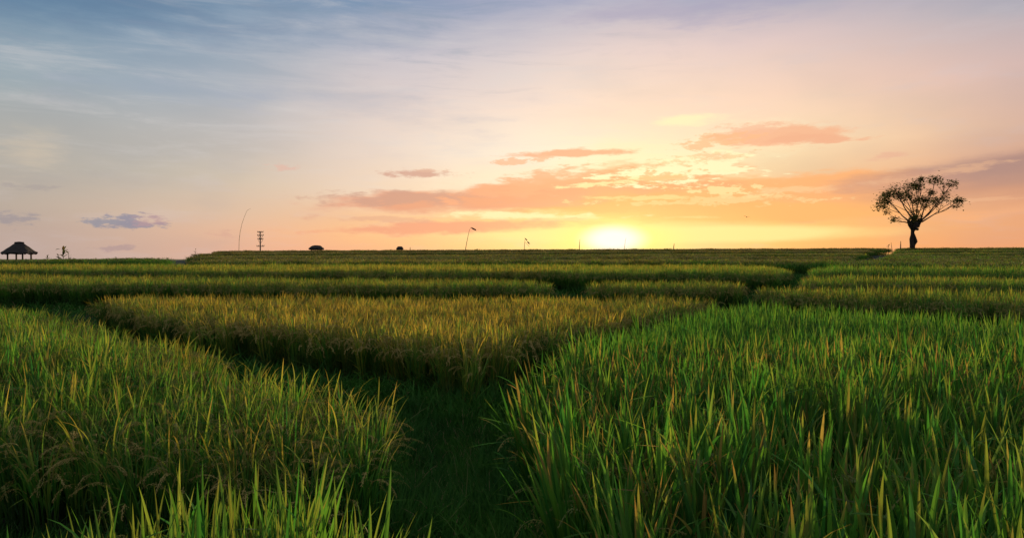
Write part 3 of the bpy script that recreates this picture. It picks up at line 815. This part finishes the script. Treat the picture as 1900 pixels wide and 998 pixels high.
# power pole
def power_pole():
    d = 150; k = d / FPX; c = at(483, 462, d); g = gz(c.x, c.y)
    t = empty('power_pole', (c.x, c.y, g)); tag(t, 'power pole with stacked crossarms rising behind the skyline at the left', 'pole')
    zt = at(483, 429, d).z - g
    m = MB(); m.tube([(0, 0, -.3), (0, 0, zt * .6), (0, 0, zt)], [.17, .15, .12], 8); m.build('mast', METAL, t)
    for y, w in ((431, 5.5), (437, 5.8), (444, 5.2), (457, 7)):
        z = at(0, y, d).z - g; hw = w * k
        a = MB(); a.box((0, .16, z), (hw * 2, .12, .14)); ar = a.build('crossarm', METAL, t)
        for s in (-1, -.5, .5, 1):
            i = MB(); i.tube([(s * hw * .95, .16, z + .07), (s * hw * .95, .16, z + .14), (s * hw * .95, .16, z + .30)], [.05, .09, .04], 6)
            i.build('insulator', METAL, ar)
    for y in (440.5, 448):
        z = at(0, y, d).z - g; b = MB()
        b.tube([(0, .1, z - .45), (4.5 * k, .16, z + .25)], .035, 5); b.tube([(0, .1, z - .45), (-4.5 * k, .16, z + .25)], .035, 5); b.build('brace', METAL, t)
power_pole()

def bamboo_pole(pts, d, rad, label, flags=(), mat=None, streamers=()):
    P_ = [at(x, y, d) for x, y in pts]; g = gz(P_[0].x, P_[0].y)
    t = empty('bamboo_pole', (P_[0].x, P_[0].y, g)); tag(t, label, 'pole', 'bird-scaring poles along the skyline')
    o = Vector((P_[0].x, P_[0].y, g)); Q = [Vector((0, 0, -.2)) + Vector((0, 0, 0))] + [p - o for p in P_]
    m = MB(); n = len(Q); m.tube(Q, [rad * (1 - .7 * i / (n - 1)) for i in range(n)], 6)
    for i in range(1, n): m.tube([Q[i] - (Q[i] - Q[i-1]).normalized() * .03, Q[i]], rad * (1.25 - .7 * i / (n - 1)), 6)
    m.build('cane', mat or BAMBOO, t)
    for (pp, mt) in flags:
        F = [at(x, y, d) - o for x, y in pp]; k = len(F) // 2; f = MB()
        v = []
        for q, p in enumerate(F): v += [p + Vector((0, .02 * math.sin(q * 2), 0))]
        vv = v + [p + Vector((0, .025, 0)) for p in v]; L_ = len(v)
        f.add(vv, [tuple(range(L_)), tuple(range(L_, 2 * L_))[::-1]] + [(i, i + L_, (i+1) % L_ + L_, (i+1) % L_) for i in range(L_)])
        f.build('flag', mt, t)
    for pp in streamers:
        s = MB(); s.tube([at(x, y, d) - o for x, y in pp], .018, 4); s.build('cord', mat or BAMBOO, t)
bamboo_pole([(443.5,463),(444,445),(446,430),(449.5,415),(454,402),(459,391),(465,387)], 82, .035, 'tall thin bamboo pole with a bent tip left of the power pole')
bamboo_pole([(864,461),(866,450),(868.5,438),(871,427),(874,422)], 80, .045, 'bamboo pole with a dark flag at its bent tip left of the sun',
            flags=[([(873,421.5),(877,422.5),(883,425.5),(884,428.5),(880,427),(876,425)], CLOTH)])
bamboo_pole([(973,459),(973.5,451),(974,446),(974.5,442)], 81, .035, 'short pole with a ragged streamer between the flagged pole and the sun',
            flags=[([(973,441.5),(976,442.5),(979,446),(977,446.5)], CLOTH), ([(977,447),(981,449),(984,453),(980,452)], PALECLOTH)], streamers=[[(974,449),(978,453),(982,457)]])
bamboo_pole([(1075,458),(1075.5,450),(1076,444)], 82, .05, 'plain stick standing in the glare at the left of the sun')
bamboo_pole([(1159,458),(1160,448),(1161.5,441)], 82, .03, 'faint thin stick against the white centre of the sun glare')
bamboo_pole([(1250,459),(1250.5,455),(1251,452)], 81, .06, 'stubby stake poking over the skyline right of the sun')
bamboo_pole([(761,464),(761,461),(761,458.5)], 84, .07, 'stubby stake right of the tiniest hut roof')
bamboo_pole([(1671,462),(1671,455),(1671,447.5)], 74, .08, 'dark upright post just left of the lone tree', mat=WOOD)
bamboo_pole([(1655,463),(1654,456),(1653.5,450)], 76, .04, 'pale thin stake at the top of the far track')

def weed(px, d, py, h, label, seed, n=14, plume=False, cat='plant'):
    c = at(px, py, d); g = gz(c.x, c.y); top = at(px, py, d).z - g
    t = empty('wild_plant', (c.x, c.y, g)); tag(t, label, cat, 'wild plants on the skyline')
    rs = random.Random(seed); st = MB()
    hh = top + h * 1.1
    st.tube([(0, 0, -.1), (.03, 0, hh * .5), (.06, 0, hh * .9)], [.03, .022, .01], 5); st.build('stem', WOOD, t)
    lf = MB()
    for i in range(n):
        z = top * .6 + rs.uniform(0, hh - top * .6)
        a = rs.uniform(0, 6.28)
        blade(lf, rs, (.03, 0), z, a, rs.uniform(.4, 1.2), h * rs.uniform(.5, .9), h * .22, rs.uniform(.1, .3), 5, False)
    lf.build('foliage', TLEAF, t)
weed(116, 46, 480, .62, 'leafy weed sprig beside the thatched hut, tallest of the row', 3, 16)
weed(107, 46, 480, .30, 'low leafy weed just left of the tallest sprig', 4, 14)
weed(87, 46, 480.5, .28, 'small ragged weed right of the thatched hut', 6, 12)
weed(126, 47, 480, .5, 'thin weed sprig just right of the tallest one at far left', 7, 9)
weed(362, 53, 468, .25, 'small weed on the shoulder of the skyline left of the bent bamboo pole', 8, 10)
weed(1648, 70, 462, .35, 'small bush at the upper end of the far track', 9, 18)

# a bird over the bank of cloud
def bird():
    c = at(1385, 403, 60); t = empty('bird', c); tag(t, 'tiny dark bird in the sky between the sun and the lone tree', 'bird')
    b = MB(); b.tube([(-.12, 0, 0), (-.05, 0, .01), (.04, 0, .0), (.10, 0, .01), (.14, 0, 0)], [.008, .03, .034, .022, .004], 8); 
    b.add([(-.02, 0, .02), (.05, 0, .02), (.0, .17, .08), (-.05, .30, .05), (-.05, .16, .06),
           (.0, -.17, .08), (-.05, -.30, .05), (-.05, -.16, .06), (-.02, 0, .012), (.05, 0, .012)],
          [(0, 1, 2, 4), (4, 2, 3), (1, 0, 7, 5), (5, 7, 6), (8, 9, 2, 4), (9, 8, 7, 5)])
    o = b.build('body', BIRDM, t)
    t.rotation_euler = (.2, 0, .9)
bird()
